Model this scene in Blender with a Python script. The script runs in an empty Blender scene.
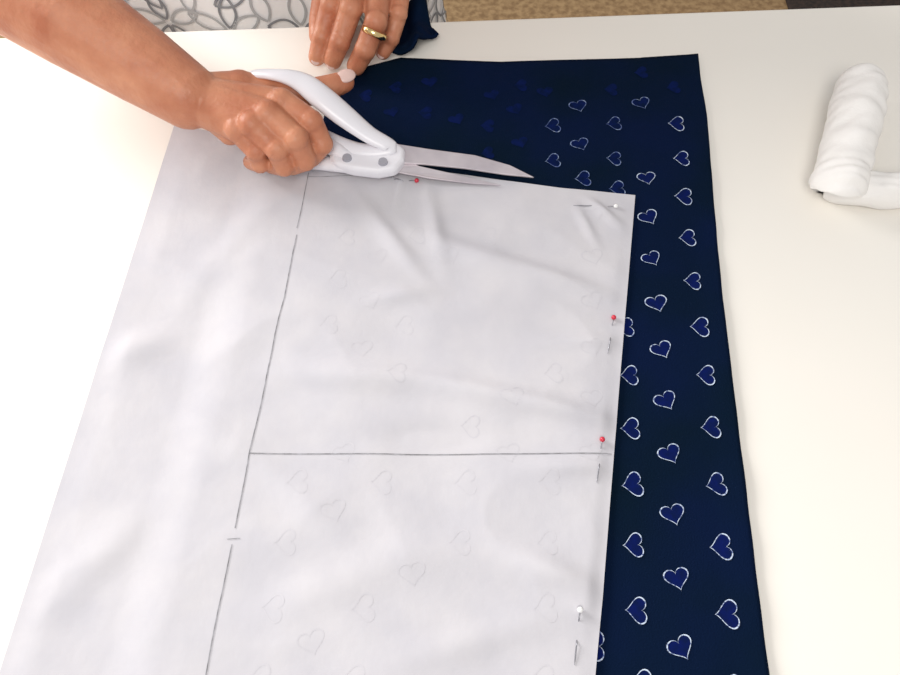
import bpy, bmesh, math, random
from mathutils import Vector, noise, Matrix
random.seed(4)
D = bpy.data
scene = bpy.context.scene
T = 0.90            # table-top height (standing cutting table)
CH = 0.50           # camera above table
TH = math.radians(62)
F = 750.0

# survey helper: photo measurement -> real position at height h above the table
def P(u, v, h=0.0):
    a = (u-450)/F; b = (337.5-v)/F
    d = Vector((a, math.cos(TH)+b*math.sin(TH), -math.sin(TH)+b*math.cos(TH)))
    k = (CH-h)/(-d.z)
    return Vector((d.x*k, d.y*k, T+h))

# ------------------------------------------------------------ materials
def mat(name, col, rough=0.6, metal=0.0, spec=0.3, col2=None, nscale=20, bump=0.0, bscale=200, sss=0, lo=0.35, hi=0.65, detail=3, bdist=0.001):
    m = D.materials.new(name); m.use_nodes = True
    nt = m.node_tree; b = nt.nodes['Principled BSDF']
    b.inputs['Base Color'].default_value = (*col, 1)
    b.inputs['Roughness'].default_value = rough
    b.inputs['Metallic'].default_value = metal
    b.inputs['Specular IOR Level'].default_value = spec
    tc = nt.nodes.new('ShaderNodeTexCoord')
    if col2:
        n = nt.nodes.new('ShaderNodeTexNoise'); n.inputs['Scale'].default_value = nscale; n.inputs['Detail'].default_value = detail
        r = nt.nodes.new('ShaderNodeValToRGB')
        r.color_ramp.elements[0].position = lo; r.color_ramp.elements[1].position = hi
        r.color_ramp.elements[0].color = (*col, 1); r.color_ramp.elements[1].color = (*col2, 1)
        nt.links.new(tc.outputs['Object'], n.inputs['Vector'])
        nt.links.new(n.outputs['Fac'], r.inputs['Fac']); nt.links.new(r.outputs['Color'], b.inputs['Base Color'])
    if bump:
        n2 = nt.nodes.new('ShaderNodeTexNoise'); n2.inputs['Scale'].default_value = bscale; n2.inputs['Detail'].default_value = 4
        bp = nt.nodes.new('ShaderNodeBump'); bp.inputs['Strength'].default_value = bump; bp.inputs['Distance'].default_value = bdist
        nt.links.new(tc.outputs['Object'], n2.inputs['Vector'])
        nt.links.new(n2.outputs['Fac'], bp.inputs['Height']); nt.links.new(bp.outputs['Normal'], b.inputs['Normal'])
    if sss:
        b.inputs['Subsurface Weight'].default_value = sss
        b.inputs['Subsurface Radius'].default_value = (0.01, 0.004, 0.002)
        b.inputs['Subsurface Scale'].default_value = 0.4
    return m

M_table = mat('table_laminate', (0.87,0.84,0.785), 0.45, col2=(0.85,0.815,0.755), nscale=3)
M_paper = mat('pattern_paper', (0.545,0.535,0.575), 1.0, spec=0.0, col2=(0.595,0.58,0.61), nscale=26, bump=0.5, bscale=60, detail=6)
M_ghost = mat('print_showing_through', (0.575,0.562,0.60), 1.0, spec=0.0, col2=(0.56,0.548,0.585), nscale=60)
M_line = mat('pencil_line', (0.19,0.19,0.20), 0.9, spec=0, col2=(0.38,0.38,0.41), nscale=150)
M_fabric = mat('navy_cotton', (0.0025,0.0085,0.036), 0.95, spec=0.05, col2=(0.002,0.0085,0.019), nscale=9, bump=0.6, bscale=900)
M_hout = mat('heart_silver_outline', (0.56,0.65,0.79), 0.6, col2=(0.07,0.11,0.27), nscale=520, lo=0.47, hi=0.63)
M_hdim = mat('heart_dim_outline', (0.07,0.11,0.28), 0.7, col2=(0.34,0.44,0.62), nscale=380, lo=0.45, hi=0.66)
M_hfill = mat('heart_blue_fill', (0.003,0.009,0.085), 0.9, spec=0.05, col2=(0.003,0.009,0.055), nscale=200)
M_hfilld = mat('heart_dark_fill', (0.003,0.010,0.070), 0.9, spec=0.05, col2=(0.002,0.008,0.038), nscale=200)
M_skin = mat('skin', (0.64,0.285,0.165), 0.45, spec=0.45, col2=(0.46,0.155,0.08), nscale=34, bump=0.8, bscale=230, sss=0.08, detail=6, lo=.3, hi=.7)
M_nail = mat('nail', (0.76,0.54,0.49), 0.25, spec=0.5)
M_gold = mat('gold', (0.90,0.68,0.32), 0.2, 1.0)
M_plastic = mat('white_plastic', (0.82,0.81,0.86), 0.3, spec=0.5)
M_steel = mat('scissor_steel', (0.70,0.64,0.67), 0.35, 0.5, col2=(0.56,0.51,0.55), nscale=30)
M_rivet = mat('rivet', (0.40,0.40,0.45), 0.4, 0.2)
M_red = mat('red_pin_head', (0.60,0.03,0.06), 0.25, spec=0.6)
M_wpin = mat('white_pin_head', (0.88,0.88,0.88), 0.2, spec=0.6)
M_pin = mat('pin_steel', (0.30,0.30,0.33), 0.3, 0.7)
M_cloth = mat('white_cloth', (0.88,0.86,0.84), 0.85, spec=0.1, bump=0.5, bscale=180)
M_floor = mat('floor_cork', (0.20,0.12,0.058), 0.7, col2=(0.34,0.225,0.115), nscale=60, detail=6)
M_wall = mat('wall_paint', (0.78,0.76,0.71), 0.9)
M_rug = mat('dark_rug_wool', (0.02,0.016,0.016), 0.95, col2=(0.045,0.03,0.025), nscale=80)
M_hair = mat('hair_brown', (0.06,0.03,0.018), 0.5, col2=(0.10,0.05,0.03), nscale=60)
M_shoe = mat('shoe_leather', (0.05,0.04,0.04), 0.5)
M_lip = mat('lips', (0.50,0.14,0.12), 0.5)
M_eye = mat('eye_white', (0.8,0.8,0.8), 0.3)
M_iris = mat('iris', (0.06,0.035,0.02), 0.3)
M_dress = mat('dress_cotton', (0.92,0.92,0.94), 0.9, spec=0.1)
M_leaf = mat('dress_leaf_print', (0.22,0.23,0.255), 0.9, spec=0.1, col2=(0.32,0.33,0.355), nscale=90)
M_leaf2 = mat('dress_leaf_print_pale', (0.46,0.47,0.49), 0.9, spec=0.1)

# ------------------------------------------------------------ mesh helpers
def link(ob, parent=None):
    scene.collection.objects.link(ob)
    if parent: ob.parent = parent
    return ob
def empty(name):
    e = D.objects.new(name, None); scene.collection.objects.link(e); e.empty_display_size = 0.05; return e
def mesh_obj(name, verts, faces, mats, parent=None, smooth=False, midx=None):
    me = D.meshes.new(name); me.from_pydata([tuple(v) for v in verts], [], faces); me.update()
    for m in (mats if isinstance(mats,(list,tuple)) else [mats]): me.materials.append(m)
    for i,p in enumerate(me.polygons):
        p.use_smooth = smooth
        if midx: p.material_index = midx[i]
    return link(D.objects.new(name, me), parent)
def fix_normals(ob):
    bm = bmesh.new(); bm.from_mesh(ob.data); bmesh.ops.recalc_face_normals(bm, faces=bm.faces); bm.to_mesh(ob.data); bm.free()
def box(name, x0,x1,y0,y1,z0,z1, m, parent=None, bev=0):
    v = [(x,y,z) for z in (z0,z1) for (x,y) in ((x0,y0),(x1,y0),(x1,y1),(x0,y1))]
    f = [(0,3,2,1),(4,5,6,7),(0,1,5,4),(1,2,6,5),(2,3,7,6),(3,0,4,7)]
    o = mesh_obj(name, v, f, m, parent)
    if bev:
        md = o.modifiers.new('bevel','BEVEL'); md.width = bev; md.segments = 3
    return o
def prism(name, top, thick, m, parent=None, bev=0, seg=3):
    n = len(top)
    v = [tuple(p) for p in top]+[(p[0],p[1],p[2]-thick) for p in top]
    f = [tuple(range(n)), tuple(range(2*n-1,n-1,-1))]+[(i,(i+1)%n,n+(i+1)%n,n+i) for i in range(n)]
    o = mesh_obj(name, v, f, m, parent); fix_normals(o)
    if bev:
        md = o.modifiers.new('bevel','BEVEL'); md.width = bev; md.segments = seg; md.limit_method='ANGLE'
    return o
def catmull(pts, closed=False, sub=8):
    n = len(pts); out = []
    rng = range(n) if closed else range(n-1)
    g = (lambda i: pts[i%n]) if closed else (lambda i: pts[max(0,min(n-1,i))])
    for i in rng:
        p0,p1,p2,p3 = g(i-1),g(i),g(i+1),g(i+2)
        for k in range(sub):
            t = k/sub
            out.append([0.5*((2*b)+(-a+c)*t+(2*a-5*b+4*c-d)*t*t+(-a+3*b-3*c+d)*t**3) for a,b,c,d in zip(p0,p1,p2,p3)])
    if not closed: out.append(list(pts[-1]))
    return out
def sweep(name, pts, m, parent=None, closed=False, vscale=1.0, sub=8, seg=14):
    """pts: (x,y,z,r). oval section, vscale = height / width"""
    c = catmull([list(p) for p in pts], closed, sub); n = len(c); V=[]; Fc=[]
    for i in range(n):
        a = Vector(c[(i-1)%n if closed else max(i-1,0)][:3]); bb = Vector(c[(i+1)%n if closed else min(i+1,n-1)][:3])
        t = (bb-a).normalized(); s = t.cross(Vector((0,0,1)))
        if s.length < 1e-4: s = Vector((1,0,0))
        s.normalize(); u = s.cross(t).normalized(); p = Vector(c[i][:3]); r = c[i][3]
        for k in range(seg):
            an = 2*math.pi*k/seg
            V.append(p + s*math.cos(an)*r + u*math.sin(an)*r*vscale)
    for i in range(n if closed else n-1):
        j = (i+1)%n
        for k in range(seg):
            l=(k+1)%seg; Fc.append((i*seg+k, i*seg+l, j*seg+l, j*seg+k))
    if not closed:
        Fc.append(tuple(range(seg))); Fc.append(tuple((n-1)*seg+k for k in range(seg-1,-1,-1)))
    o = mesh_obj(name, V, Fc, m, parent, True); fix_normals(o); return o

class Blob:
    """overlapping tapered capsules fused to ONE surface by voxel remesh"""
    def __init__(s): s.bm = bmesh.new()
    def ball(s, c, r, sc=(1,1,1), rot=None):
        mtx = Matrix.Translation(Vector(c)) @ (rot.to_4x4() if rot else Matrix()) @ Matrix.Diagonal((*[r*k for k in sc],1))
        bmesh.ops.create_icosphere(s.bm, subdivisions=3, radius=1, matrix=mtx)
    def cone(s, a, b, ra, rb):
        a=Vector(a); b=Vector(b); d=b-a; L=d.length
        if L<1e-5: return
        mtx = Matrix.Translation((a+b)/2) @ d.to_track_quat('Z','Y').to_matrix().to_4x4()
        bmesh.ops.create_cone(s.bm, cap_ends=True, segments=24, radius1=ra, radius2=rb, depth=L, matrix=mtx)
    def chain(s, pts):
        for p in pts: s.ball(p[0], p[1])
        for p,q in zip(pts,pts[1:]): s.cone(p[0],q[0],p[1],q[1])
    def finish(s, name, m, vox, smooth, parent=None):
        me = D.meshes.new(name); s.bm.to_mesh(me); s.bm.free(); me.materials.append(m)
        o = link(D.objects.new(name, me), parent)
        r = o.modifiers.new('fuse','REMESH'); r.mode='VOXEL'; r.voxel_size=vox; r.use_smooth_shade=True
        k = o.modifiers.new('soften','SMOOTH'); k.factor=0.5; k.iterations=smooth
        return o

# ------------------------------------------------------------ room
floor = box('floor',-3,3,-2.5,3.2,-0.05,0, M_floor)
box('wall_back',-3,3,3.2,3.3,0,2.6, M_wall)
box('wall_right',3,3.1,-2.5,3.3,0,2.6, M_wall)
box('baseboard_back',-3,3,3.18,3.2,0,0.09, mat('trim_paint',(0.8,0.8,0.78),0.5))
box('dark_rug',0.93,2.2,1.62,2.9,0.0,0.012, M_rug, bev=0.004)

# ------------------------------------------------------------ table
A = P(0,37); B = P(900,4); d = (B-A).normalized()
A2 = A - d*0.45; B2 = B + d*0.35; nrm = Vector((d.y,-d.x,0))
C2 = B2 + nrm*0.95; D2 = A2 + nrm*0.95
table = empty('cutting_table')
prism('table_top', [A2,B2,C2,D2], 0.028, M_table, table, bev=0.003)
for i,(q,sx,sy) in enumerate(((A2,1,1),(B2,-1,1),(C2,-1,-1),(D2,1,-1))):
    c = q + d*0.07*sx + nrm*0.07*sy
    top = [c+d*a*0.025+nrm*bq*0.025 - Vector((0,0,0.028)) for a,bq in ((-1,-1),(1,-1),(1,1),(-1,1))]
    prism('leg_%d'%(i+1), top, T-0.028, M_table, table, bev=0.003)
def apron(name,p,q):
    t=(q-p).normalized(); n=Vector((t.y,-t.x,0))*0.01
    prism(name,[p+n-Vector((0,0,.028)),q+n-Vector((0,0,.028)),q-n-Vector((0,0,.028)),p-n-Vector((0,0,.028))],0.07,M_table,table)
i1=A2+d*.09+nrm*.06; i2=B2-d*.09+nrm*.06; i3=C2-d*.09-nrm*.06; i4=D2+d*.09-nrm*.06
apron('apron_back',i1,i2); apron('apron_front',i4,i3); apron('apron_left',i1,i4); apron('apron_right',i2,i3)

# ------------------------------------------------------------ fabric and paper sheets
from mathutils.kdtree import KDTree
def surf(V):
    kd=KDTree(len(V))
    for i,p in enumerate(V): kd.insert(Vector((p.x,p.y,0)),i)
    kd.balance()
    def f(x,y):
        r=kd.find_n(Vector((x,y,0)),4); ws=[1/(q[2]+1e-6) for q in r]
        return sum(V[q[1]].z*w for q,w in zip(r,ws))/sum(ws)
    return f
def poly_sampler(px):
    w=[P(u,v) for u,v in px]; L=[0]
    for a,b in zip(w,w[1:]): L.append(L[-1]+(b-a).length)
    def f(t):
        x=t*L[-1]
        for i in range(len(w)-1):
            if x<=L[i+1]+1e-9:
                k=(x-L[i])/max(1e-9,L[i+1]-L[i]); return w[i].lerp(w[i+1],k)
        return w[-1].copy()
    return f
def coons(top,bot,left,right,nu,nv,zf):
    c0,c1,d0,d1=map(poly_sampler,(top,bot,left,right)); V=[]
    P00,P10,P01,P11=c0(0),c0(1),c1(0),c1(1)
    for j in range(nv+1):
        t=j/nv
        for i in range(nu+1):
            s=i/nu
            p=c0(s)*(1-t)+c1(s)*t+d0(t)*(1-s)+d1(t)*s-(P00*(1-s)*(1-t)+P10*s*(1-t)+P01*(1-s)*t+P11*s*t)
            V.append(Vector((p.x,p.y,T+zf(p.x,p.y,s,t))))
    Fc=[(j*(nu+1)+i,(j+1)*(nu+1)+i,(j+1)*(nu+1)+i+1,j*(nu+1)+i+1) for j in range(nv) for i in range(nu)]
    return V,Fc
def sm(a,b,x):
    x=max(0,min(1,(x-a)/(b-a))); return x*x*(3-2*x)
def fab_z(x,y,s=0.5,t=0.5):
    z=0.0026+0.0006*noise.noise(Vector((x*14,y*14,0)))
    z+=0.0018*sm(0.93,1.0,s)*(1+noise.noise(Vector((y*30,3,0))))
    return z
fabric = empty('navy_heart_fabric')
ftop=[(330,92),(365,69),(400,60),(450,62),(500,64),(560,62),(640,60),(697,57)]
fright=[(697,57),(699,80),(706,120),(711,190),(721,300),(733,400),(738,440),(745,500),(757,600),(767,675),(788,850)]
fleft=[(330,92),(322,130),(318,165),(250,453),(208,675),(172,850)]
V,Fc=coons(ftop,[(172,850),(788,850)],fleft,fright,110,130,fab_z)
fab_at=surf(V)
fo=mesh_obj('fabric_sheet',V,Fc,M_fabric,fabric,True)
so=fo.modifiers.new('thickness','SOLIDIFY'); so.thickness=0.0016; so.offset=-1

# second layer just peeking along the top right edge
V,Fc=coons([(600,66),(640,58),(686,55)],[(600,120),(690,120)],[(600,66),(600,120)],[(686,55),(690,120)],10,6,lambda x,y,s,t:0.0006)
mesh_obj('under_layer',V,Fc,M_fabric,fabric,True)

# folded dark corner beside the steadying hand
V,Fc=coons([(392,22),(408,8),(426,10)],[(388,62),(412,60),(437,42)],[(392,22),(388,62)],[(426,10),(430,26),(437,42)],22,22,
    lambda x,y,s,t:0.012+0.005*math.sin(s*9+t*3)+0.003*math.sin(t*8)+0.003*noise.noise(Vector((x*90,y*90,1))))
fc=mesh_obj('folded_corner',V,Fc,M_fabric,fabric,True)
so=fc.modifiers.new('thickness','SOLIDIFY'); so.thickness=0.003; so.offset=-1

# paper outline in table coordinates
ptop=[(175,125),(250,140),(330,160),(372,172),(400,170),(450,177),(500,184),(560,192),(634,199)]
pbot=[(-56,850),(579,850)]; pleft=[(175,125),(-56,850)]; pright=[(634,199),(628,270),(617,400),(609,500),(601,600),(594,675),(579,850)]
def inside(p,poly):
    c=False; n=len(poly)
    for i in range(n):
        a=poly[i]; b2=poly[(i+1)%n]
        if (a.y>p.y)!=(b2.y>p.y) and p.x<(b2.x-a.x)*(p.y-a.y)/(b2.y-a.y)+a.x: c=not c
    return c
under=[P(*q) for q in [(322,180),(372,192),(500,204),(615,218),(606,300),(597,400),(589,500),(580,600),(572,675),(566,720),(225,720),(235,675),(272,453)]]

# paper surface
bumps=[] # (u,v, angle deg of ridge, length sigma, width sigma, amp)
for u,v,a,ls,ws,am in [(385,235,-55,.045,.007,.0045),(434,225,-80,.035,.007,.0042),(400,300,10,.025,.007,.003),(480,262,-25,.05,.010,.0045),(560,285,-22,.04,.008,.0045),
    (350,380,-5,.05,.011,.0045),(500,400,-12,.06,.009,.0055),(570,418,-15,.03,.007,.003),(420,440,0,.05,.010,-.002),(555,575,-25,.03,.009,.0050),(140,350,20,.03,.014,.0032),
    (100,560,50,.05,.014,.0025),(330,590,20,.05,.014,.0025),(450,560,-10,.05,.014,.0022),(600,215,-50,.018,.004,.0035),(585,230,-70,.018,.004,.0025),(590,345,0,.03,.005,.0022),
    (570,470,0,.03,.006,.0025),(400,190,80,.02,.004,.003),(230,250,60,.05,.012,.002),(210,430,-30,.04,.010,.0015),(480,640,15,.05,.010,.002),(300,500,-40,.05,.010,.0015)]:
    c=P(u,v); bumps.append((c.x,c.y,math.radians(a),ls,ws,am))
def pap_z(x,y,s=0.6,t=0.5):
    base=0.0007+(0.0044)*sm(0.17,0.27,s)
    w=0
    for cx,cy,a,ls,ws,am in bumps:
        dx=x-cx; dy=y-cy; p=dx*math.cos(a)+dy*math.sin(a); q=-dx*math.sin(a)+dy*math.cos(a)
        w+=am*math.exp(-(p/ls)**2-(q/ws)**2)
    n=0.0014*(noise.noise(Vector((x*9,y*12,5)))+0.5)+0.0006*noise.noise(Vector((x*28,y*34,2)))
    n+=0.0014*(1-abs(noise.noise(Vector((x*12+y*4,y*14-x*3,8))))*2.2)     # soft crease network
    edge=sm(0,.06,s)*sm(0,.03,1-s)*sm(0,.05,t)
    z=base+ (w+n)*(0.25+0.75*edge)
    return max(z, 0.0005+0.0038*sm(0.17,0.27,s))
paper=empty('sewing_pattern_paper')
PV,PF=coons(ptop,pbot,pleft,pright,190,210,pap_z)
mesh_obj('paper_sheet',PV,PF,M_paper,paper,True)
paper_at=surf(PV)

# hearts
hearts=[]
for u,v in [(648,220),(651,261),(656,306),(661,352),(665,403),(669,456),(672,516),(676,580),(680,649),(646,181)]: hearts.append((P(u,v),-72,0))
for u,v in [(675,126),(680,161),(682,199),(686,240),(691,283),(698,329),(704,377),(709,429),(714,486),(719,548),(725,615),
            (624,329),(628,377),(629,430),(631,486),(632,546),(635,611),(640,684),(731,690),(592,646)]: hearts.append((P(u,v),182,0))
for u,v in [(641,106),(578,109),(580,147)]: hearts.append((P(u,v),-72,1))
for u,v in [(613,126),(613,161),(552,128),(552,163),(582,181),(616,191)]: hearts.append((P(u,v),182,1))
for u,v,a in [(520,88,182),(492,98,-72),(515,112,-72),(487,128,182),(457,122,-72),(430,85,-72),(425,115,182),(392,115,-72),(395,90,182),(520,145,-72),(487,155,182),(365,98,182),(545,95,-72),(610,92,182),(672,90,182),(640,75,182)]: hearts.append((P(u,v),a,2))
a0=P(631,485); col=(P(714,485)-P(631,485))/2; row=P(632,545)-P(631,485)
for i in range(0,14):
    for j in range(-14,8):
        p=a0-col*i+row*(j+(0.5 if i%2 else 0))
        if inside(p,under) and random.random()<.5: hearts.append((p,-72 if i%2 else 182,3))
V=[];Fc=[];mi=[]; GV=[];GF=[]
N=40
raw=[(16*math.sin(t)**3, 13*math.cos(t)-5*math.cos(2*t)-2*math.cos(3*t)-math.cos(4*t)) for t in [2*math.pi*k/N for k in range(N)]]
for c,ang,kind in hearts:
    rot=math.radians(ang+90+random.uniform(-8,8)); S=0.0162/32*(0.94 if kind in(1,2) else 1)*random.uniform(.94,1.04)
    LV,zf=(GV,paper_at) if kind==3 else (V,fab_at)
    def put(x,y,sc,off):
        x*=sc*1.04; y=(y+2)*sc*0.95
        X=c.x+S*(x*math.cos(rot)-y*math.sin(rot)); Y=c.y+S*(x*math.sin(rot)+y*math.cos(rot))
        LV.append((X,Y,zf(X,Y)+off)); return len(LV)-1
    if kind!=3:
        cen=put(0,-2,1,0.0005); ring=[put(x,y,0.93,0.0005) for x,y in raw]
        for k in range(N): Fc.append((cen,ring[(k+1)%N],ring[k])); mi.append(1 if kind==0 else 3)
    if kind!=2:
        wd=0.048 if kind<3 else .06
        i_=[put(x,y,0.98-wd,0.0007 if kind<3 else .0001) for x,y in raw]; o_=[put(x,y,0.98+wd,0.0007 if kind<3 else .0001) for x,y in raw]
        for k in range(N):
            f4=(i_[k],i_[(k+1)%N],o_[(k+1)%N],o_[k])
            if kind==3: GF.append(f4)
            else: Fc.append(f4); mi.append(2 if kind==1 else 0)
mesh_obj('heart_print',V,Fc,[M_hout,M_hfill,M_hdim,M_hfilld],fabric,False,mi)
mesh_obj('heart_show_through',GV,[tuple(reversed(f)) for f in GF],M_ghost,paper,True)

def stroke(name,px,w=0.00055):
    V=[];Fc=[]; f=poly_sampler(px); w0=[P(u,v) for u,v in px]; L=sum((b-a).length for a,b in zip(w0,w0[1:])); n=max(2,int(L/0.002))
    for i in range(n+1):
        p=f(i/n); q=f(min(1,(i+.5)/n)); o=f(max(0,(i-.5)/n)); t=(q-o).normalized(); s=Vector((-t.y,t.x,0))*w/2
        for e in (s,-s):
            V.append((p.x+e.x,p.y+e.y,max(paper_at(p.x,p.y),paper_at(p.x+e.x,p.y+e.y))+0.0004))
    Fc=[(2*i,2*i+1,2*i+3,2*i+2) for i in range(n)]
    return mesh_obj(name,V,Fc,M_line,paper)
stroke('drawn_line_1',[(310,178),(304,207),(298,232)])
stroke('drawn_line_2',[(298,239),(286,302),(277,337),(264,402),(252,456),(238,531)],.0007)
stroke('drawn_line_3',[(235,547),(221,611),(209,676),(181,820)],.0007)
stroke('drawn_line_4',[(252,457),(430,457),(610,457)],.0006)
stroke('drawn_line_5',[(310,182),(345,181),(385,179)],0.0005)
stroke('drawn_tick_1',[(230,542),(243,541)],0.0004)

# pins
def pin(u0,v0,u1,v1,m):
    e=empty('dressmaking_pin'); a=P(u0,v0); b=P(u1,v1)
    a.z=paper_at(a.x,a.y)+0.0014; b.z=paper_at(b.x,b.y)+0.0004
    pts=[]
    for k in range(9):
        q=a.lerp(b,k/8); q.z=max(q.z,paper_at(q.x,q.y)+0.0004)
        if 2<=k<=4: q.z=paper_at(q.x,q.y)-0.0012     # woven under the paper
        pts.append((*q,0.00040 if k<8 else 0.00015))
    sweep('shaft',pts,M_pin,e,seg=6,sub=3)
    bm=bmesh.new(); bmesh.ops.create_uvsphere(bm,u_segments=16,v_segments=10,radius=0.0019,matrix=Matrix.Translation(a+Vector((0,0,0.0006))))
    me=D.meshes.new('head'); bm.to_mesh(me); bm.free(); me.materials.append(m)
    for p in me.polygons: p.use_smooth=True
    link(D.objects.new('head',me),e)
pin(612,322,606,358,M_red); pin(600,444,595,486,M_red); pin(578,612,573,666,M_wpin)
pin(614,212,572,211,M_wpin); pin(417,187,380,181,M_red); pin(384,181,404,188,M_red)

# ------------------------------------------------------------ scissors
sc=empty('fabric_scissors')
def Q(u,v,h,r): p=P(u,v,h); return (p.x,p.y,p.z,r)
up=[P(u,v,h) for u,v,h in [(392,143,.020),(430,149,.018),(475,155,.0145),(510,165,.0115),(534,177,.009),(505,174,.0105),(465,168,.0135),(425,164,.016),(392,162,.018)]]
prism('blade_upper',up,0.0018,M_steel,sc,bev=0.0004)
lo=[P(u,v,h) for u,v,h in [(392,156,.0165),(420,166,.0145),(460,175,.0105),(501,185,.0078),(470,183,.009),(430,178,.012),(392,171,.0145)]]
prism('blade_lower',lo,0.0016,M_steel,sc,bev=0.0004)
body=[P(u,v,.0235) for u,v in [(332,148),(350,146),(375,144),(396,140),(405,147),(404,158),(396,168),(378,171),(352,168),(334,163),(328,155)]]
prism('pivot_body',body,0.012,M_plastic,sc,bev=0.004,seg=4)
for i,(u,v) in enumerate([(347,158),(383,162)]):
    bm=bmesh.new(); bmesh.ops.create_cone(bm,cap_ends=True,segments=24,radius1=.0042,radius2=.0036,depth=.003,matrix=Matrix.Translation(P(u,v,.0242)))
    me=D.meshes.new('rivet'); bm.to_mesh(me); bm.free(); me.materials.append(M_rivet); link(D.objects.new('rivet_%d'%(i+1),me),sc)
# thumb bow (rises above the hand) and finger bow
sweep('thumb_bow',[Q(390,148,.024,.0070),Q(368,134,.032,.0082),Q(342,114,.043,.0105),Q(320,96,.052,.0110),Q(301,82,.057,.0095),Q(277,75,.060,.0062),
    Q(250,76,.052,.0044),Q(256,98,.036,.0055),Q(290,116,.028,.006),Q(325,136,.024,.006),Q(360,150,.022,.007)],M_plastic,sc,closed=True,vscale=0.55)
sweep('finger_bow',[Q(345,156,.020,.007),Q(322,142,.024,.007),Q(290,126,.028,.006),Q(262,124,.030,.006),Q(250,136,.028,.006),Q(258,152,.022,.006),
    Q(285,160,.016,.006),Q(320,163,.014,.0065),Q(350,165,.017,.007)],M_plastic,sc,closed=True,vscale=0.8)

# ------------------------------------------------------------ person
woman=empty('woman')
CX,CY=-0.22,0.775
SR=Vector((CX-.165,CY-.02,1.27)); SL=Vector((CX+.165,CY-.02,1.27))
ER=P(-55,-60,.12)
b_=Blob()
b_.chain([(SR,.045),(SR.lerp(ER,.5),.042),(ER,.040)])
b_.chain([(ER,.040),(P(0,-23,.105),.041),(P(75,22,.088),.038),(P(140,64,.070),.032),(P(188,96,.057),.0265)])
b_.ball(P(196,84,.066),.013)   # wrist bone
def finger(bb,ch):
    bb.chain([(P(u,v,h),r) for u,v,h,r in ch])
    for (u,v,h,r) in ch[1:3]: bb.ball(P(u,v,h+.0012),r*1.04)
RH=dict(
 index=[(281,102,.058,.0112),(311,122,.052,.0098),(322,144,.036,.0088),(311,158,.023,.0078)],
 middle=[(267,114,.062,.0114),(296,139,.053,.0098),(305,160,.034,.0088),(292,166,.021,.0078)],
 ring=[(252,124,.059,.0110),(277,149,.048,.0093),(284,166,.031,.0084),(272,165,.019,.0074)],
 pinky=[(238,129,.052,.0102),(256,151,.041,.0083),(260,164,.027,.0074),(251,162,.017,.0066)])
for k,c in RH.items():
    finger(b_,c)
    b_.chain([(P(206,103,.053),.0205),(P(c[0][0],c[0][1],c[0][2]-.003),.0112)])
    b_.chain([(P(212,108,.046),.017),(P(c[0][0]-8,c[0][1]+4,c[0][2]-.014),.010)])
    b_.ball(P(c[0][0],c[0][1],c[0][2]+.0015),.0112)
finger(b_,[(212,96,.048,.019),(240,91,.045,.0165),(268,92,.041,.0135),(306,93,.039,.0112),(330,87,.038,.0102),(344,82,.037,.0090)])
b_.chain([(P(240,92,.044),.014),(P(282,106,.048),.012)])
b_.finish('arm_and_hand_right',M_skin,0.0013,2,woman)

b2=Blob()
WL=P(374,-62,.062); EL=Vector((0.115,.765,1.035))
b2.chain([(SL,.045),(SL.lerp(EL,.5),.041),(EL,.038),(EL.lerp(WL,.45),.036),(WL,.026)])
LH=dict(
 index=[(336,-24,.050,.0112),(331,6,.045,.0098),(322,37,.026,.0090),(317,57,.013,.0080)],
 middle=[(357,-26,.053,.0115),(351,9,.050,.0102),(340,42,.029,.0094),(333,60,.014,.0084)],
 ring=[(380,-22,.050,.0112),(376,22,.046,.0102),(365,50,.028,.0096),(356,66,.014,.0086)],
 pinky=[(400,-14,.043,.0100),(398,14,.036,.0086),(391,38,.022,.0080),(383,52,.012,.0070)])
for k,c in LH.items():
    finger(b2,c)
    b2.chain([(P(374,-60,.060),.021),(P(c[0][0],c[0][1],c[0][2]-.003),.0125)])
finger(b2,[(368,-50,.050,.019),(340,-30,.034,.015),(324,-2,.022,.0112),(319,20,.015,.0096),(318,36,.011,.0085)])
b2.finish('arm_and_hand_left',M_skin,0.0013,2,woman)

# ring
rp=P(374.5,33,.0405); ax=(P(365,50,.028)-P(376,22,.046)).normalized()
mt=ax.to_track_quat('Z','Y').to_matrix().to_4x4(); V=[];Fc=[]
for i in range(32):
    a=2*math.pi*i/32
    for k in range(8):
        bq=2*math.pi*k/8; R=.0107+.0011*math.cos(bq)
        V.append(Matrix.Translation(rp)@mt@Vector((R*math.cos(a),R*math.sin(a),.0028*math.sin(bq))))
for i in range(32):
    for k in range(8): Fc.append((i*8+k,((i+1)%32)*8+k,((i+1)%32)*8+(k+1)%8,i*8+(k+1)%8))
mesh_obj('finger_ring',V,Fc,M_gold,woman,True)

# nails
def nail(name,a,b,r,up=Vector((0,-.25,1))):
    """a->b last phalanx; nail lies on its dorsal side at the tip"""
    t=(b-a).normalized(); n=(up-t*up.dot(t)).normalized(); s=t.cross(n)
    c=b+n*r*0.80+t*r*0.15; rot=Matrix((s,t,n)).transposed()
    bm=bmesh.new(); bmesh.ops.create_uvsphere(bm,u_segments=20,v_segments=12,radius=1,matrix=Matrix.Translation(c)@rot.to_4x4()@Matrix.Diagonal((r*.72,r*.95,r*.28,1)))
    me=D.meshes.new(name); bm.to_mesh(me); bm.free(); me.materials.append(M_nail)
    for p in me.polygons: p.use_smooth=True
    link(D.objects.new(name,me),woman)
nail('nail_thumb_right',P(330,87,.038),P(344,82,.037),.0092)
for k in ('index','middle','ring','pinky'):
    c=LH[k]; nail('nail_%s_left'%k,P(*c[2][:3]),P(*c[3][:3]),c[3][3]*.8,Vector((0,-1,.5)))

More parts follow.
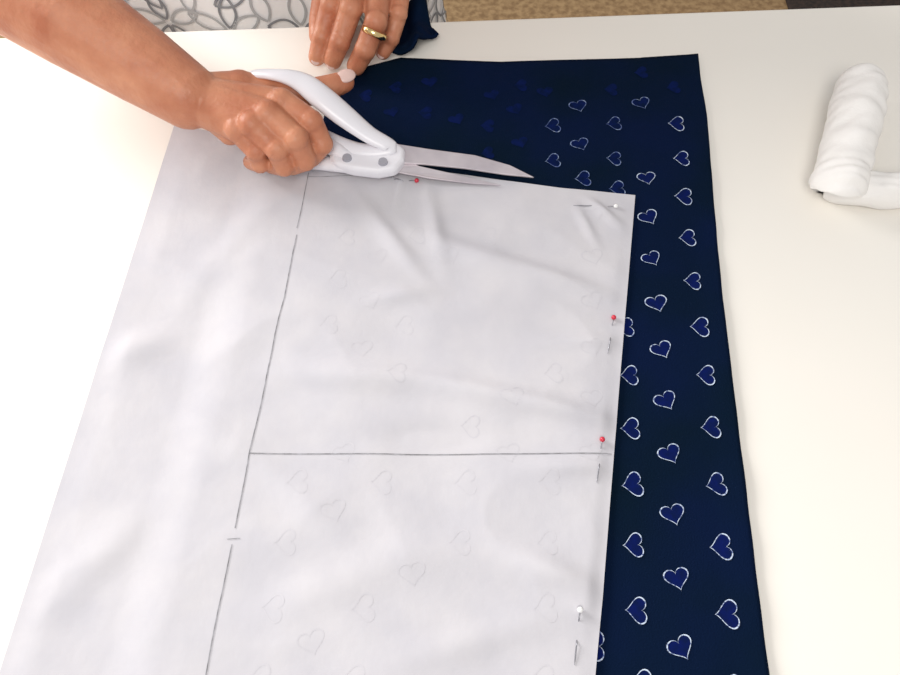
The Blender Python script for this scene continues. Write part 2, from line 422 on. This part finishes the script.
# dress (lofted ovals with folds)
rings=[(CX,CY+.02,.42,.255,.19),(CX,CY+.02,.6,.225,.165),(CX,CY+.01,.8,.202,.14),(CX,CY,.9,.190,.128),(CX,CY,1.0,.168,.112),(CX,CY,1.06,.155,.105),
   (CX,CY-.01,1.14,.165,.115),(CX,CY-.02,1.22,.175,.112),(CX,CY-.02,1.28,.165,.085),(CX,CY-.02,1.315,.12,.06),(CX,CY-.03,1.325,.06,.05)]
def dress_pt(a,z,off=0):
    for r0,r1 in zip(rings,rings[1:]):
        if z<=r1[2]: break
    k=(z-r0[2])/(r1[2]-r0[2]); cx,cy,_,rx,ry=[p+(q-p)*k for p,q in zip(r0,r1)]
    g=max(0,1.05-z); f=1+.12*g*math.sin(a*11)+.05*g*math.sin(a*17+1)
    return Vector((cx+(rx+off)*math.cos(a)*f, cy+(ry+off)*math.sin(a)*f, z))
seg=144; zs=[.42+.02*i for i in range(45)]+[1.315,1.325]
V=[dress_pt(2*math.pi*k/seg,z) for z in zs for k in range(seg)]; n=len(zs); Fc=[]
for i in range(n-1):
    for k in range(seg): Fc.append((i*seg+k,i*seg+(k+1)%seg,(i+1)*seg+(k+1)%seg,(i+1)*seg+k))
Fc.append(tuple(range(seg-1,-1,-1))); Fc.append(tuple((n-1)*seg+k for k in range(seg)))
mesh_obj('dress',V,Fc,M_dress,woman,True)
# printed leaves: outlined pointed leaves with a midrib, scattered over the cloth
rnd=random.Random(11); V=[];Fc=[];mi=[]
RB=.19
def on_dress(s,z): return dress_pt(s/RB,z,.0022)
def ribbon(pts,w,m):
    b0=len(V)
    for i,p in enumerate(pts):
        a=pts[max(0,i-1)]; c=pts[min(len(pts)-1,i+1)]; tx,tz=c[0]-a[0],c[1]-a[1]; L=math.hypot(tx,tz) or 1
        nx,nz=-tz/L*w/2,tx/L*w/2
        V.append(on_dress(p[0]+nx,p[1]+nz)); V.append(on_dress(p[0]-nx,p[1]-nz))
    for i in range(len(pts)-1): Fc.append((b0+2*i,b0+2*i+1,b0+2*i+3,b0+2*i+2)); mi.append(m)
def leaf(s,z,ang,L,Wd,m):
    ca,sa=math.cos(ang),math.sin(ang)
    tr=lambda x,y:(s+x*ca-y*sa, z+x*sa+y*ca)
    up_=[tr(L*k/10, Wd*math.sin(math.pi*k/10)**.8) for k in range(11)]
    dn=[tr(L*k/10,-Wd*math.sin(math.pi*k/10)**.8) for k in range(11)]
    ribbon(up_,.0027,m); ribbon(dn,.0027,m)
C_=2*math.pi*RB
zz=.47; r_=0
while zz<1.20:
    s=0
    while s<C_-.02:
        base=rnd.uniform(0,6.28); cs=s+(r_%2)*.033+rnd.uniform(-.008,.008); cz=zz+rnd.uniform(-.008,.008)
        for q in range(5):
            a=base+q*2*math.pi/5+rnd.uniform(-.25,.25)
            leaf(cs+.004*math.cos(a),cz+.004*math.sin(a),a,.036+rnd.uniform(-.005,.004),.0080,0 if q%3 else 1)
        s+=.066
    zz+=.056; r_+=1
mesh_obj('dress_leaf_pattern',V,Fc,[M_leaf,M_leaf2],woman,True,mi)
def sleeve(name,a,b,r0,r1):
    pts=[a.lerp(b,k/4) for k in range(5)]
    sweep(name,[(*p,r0+(r1-r0)*k/4) for k,p in enumerate(pts)],M_dress,woman,seg=24)
sleeve('sleeve_right',SR+Vector((.03,0,.01)),SR.lerp(ER,.42),.058,.053)
sleeve('sleeve_left',SL+Vector((-.03,0,.01)),SL.lerp(EL,.42),.058,.052)
# neck, head
h=Blob(); HC=Vector((CX,CY-.10,1.485))
h.chain([(Vector((CX,CY-.02,1.29)),.058),(Vector((CX,CY-.05,1.37)),.050),(HC+Vector((0,.03,-.03)),.052)])
h.ball(HC+Vector((0,.015,.03)),.088,(.88,1.05,1)); h.ball(HC+Vector((0,-.035,-.045)),.058,(.95,.9,1.1)); h.ball(HC+Vector((0,-.06,-.085)),.026)
h.chain([(HC+Vector((0,-.082,.015)),.009),(HC+Vector((0,-.108,-.022)),.012)])
for s in (-1,1):
    h.ball(HC+Vector((s*.085,.02,-.005)),.028,(.35,.7,1.1)); h.ball(HC+Vector((s*.042,-.062,-.02)),.025)
h.finish('head',M_skin,0.003,5,woman)
def sph(name,c,r,sc,m):
    bm=bmesh.new(); bmesh.ops.create_uvsphere(bm,u_segments=24,v_segments=16,radius=1,matrix=Matrix.Translation(c)@Matrix.Diagonal((r*sc[0],r*sc[1],r*sc[2],1)))
    me=D.meshes.new(name); bm.to_mesh(me); bm.free(); me.materials.append(m)
    for p in me.polygons: p.use_smooth=True
    return link(D.objects.new(name,me),woman)
for s,n in ((-1,'right'),(1,'left')):
    sph('eye_'+n,HC+Vector((s*.032,-.073,.018)),.012,(1.1,.7,.6),M_eye); sph('iris_'+n,HC+Vector((s*.032,-.080,.015)),.005,(1,.6,1),M_iris)
    sph('brow_'+n,HC+Vector((s*.033,-.080,.038)),.016,(1.1,.3,.2),M_hair)
sph('lips',HC+Vector((0,-.086,-.055)),.020,(1.1,.4,.35),M_lip)
hb=Blob(); hb.ball(HC+Vector((0,.03,.045)),.1,(.95,1.0,.98)); hb.ball(HC+Vector((0,.07,-.01)),.08,(1,.8,1)); hb.ball(HC+Vector((0,.14,.02)),.045)
hb.finish('hair',M_hair,0.004,4,woman)
# legs and feet
lg=Blob()
for s in (-1,1):
    x=CX+s*.09
    lg.chain([(Vector((x,CY+.02,.62)),.07),(Vector((x,CY+.015,.47)),.055),(Vector((x,CY+.03,.32)),.052),(Vector((x,CY+.03,.10)),.035),(Vector((x,CY+.03,.05)),.035)])
lg.finish('legs',M_skin,0.005,4,woman)
for s,n in ((-1,'right'),(1,'left')):
    x=CX+s*.09; f=Blob(); f.chain([(Vector((x,CY+.05,.036)),.036),(Vector((x,CY-.03,.038)),.036),(Vector((x,CY-.12,.028)),.028)])
    f.finish('shoe_'+n,M_shoe,0.004,4,woman)

# ------------------------------------------------------------ white rolled cloth at right
roll=empty('white_cloth_roll')
r1=sweep('roll_long',[Q(861,77,.024,.010),Q(861,82,.026,.0182),Q(860,93,.028,.0210),(*P(854,122,.027),.0215),Q(847,150,.024,.0210),Q(842,172,.021,.0210),Q(838,186,.019,.0220),Q(836,192,.016,.018)],M_cloth,roll,seg=64,sub=22)
r2=sweep('roll_short',[Q(826,186,.012,.009),Q(840,188,.0135,.0125),Q(880,190,.0135,.0145),Q(915,191,.0135,.0145),Q(945,192,.013,.013),Q(950,192,.012,.010)],M_cloth,roll,seg=48,sub=18)
for o in (r1,r2):
    for vtx in o.data.vertices:
        c=vtx.co; n=noise.noise(Vector((c.x*45,c.y*90,c.z*60))) 
        low=sm(.43,.36,c.y)
        c.z=max(T+.0005,c.z+n*.003+ .0010*low*math.sin(c.y*750+c.x*160)); c.x+=.0018*noise.noise(Vector((c.x*60,c.y*120,9)))

# ------------------------------------------------------------ lights and camera
w=D.worlds.new('World'); scene.world=w; w.use_nodes=True
w.node_tree.nodes['Background'].inputs['Color'].default_value=(0.98,0.98,1.0,1); w.node_tree.nodes['Background'].inputs['Strength'].default_value=0.50
def area(name,loc,tgt,size,power,col):
    l=D.lights.new(name,'AREA'); l.shape='RECTANGLE'; l.size=size[0]; l.size_y=size[1]; l.energy=power; l.color=col
    o=link(D.objects.new(name,l)); o.location=loc; o.rotation_euler=(Vector(tgt)-Vector(loc)).to_track_quat('-Z','Y').to_euler(); return o
area('window_light',(-2.1,1.5,1.95),(0,.3,T),(1.1,1.1),92,(1.0,0.98,0.95))
area('fill_light',(-0.2,-0.9,2.6),(0,.3,T),(0.8,0.8),22,(1.0,0.96,0.90))  # unseen warm fill from overhead, added to brighten the table

cam=D.cameras.new('camera'); cam.sensor_width=36; cam.lens=30; cam.clip_start=0.01
co=link(D.objects.new('camera',cam)); co.location=(0,0,T+CH); co.rotation_euler=(math.pi/2-TH,0,0)
scene.camera=co
scene.view_settings.view_transform='Standard'
scene.view_settings.look='None'
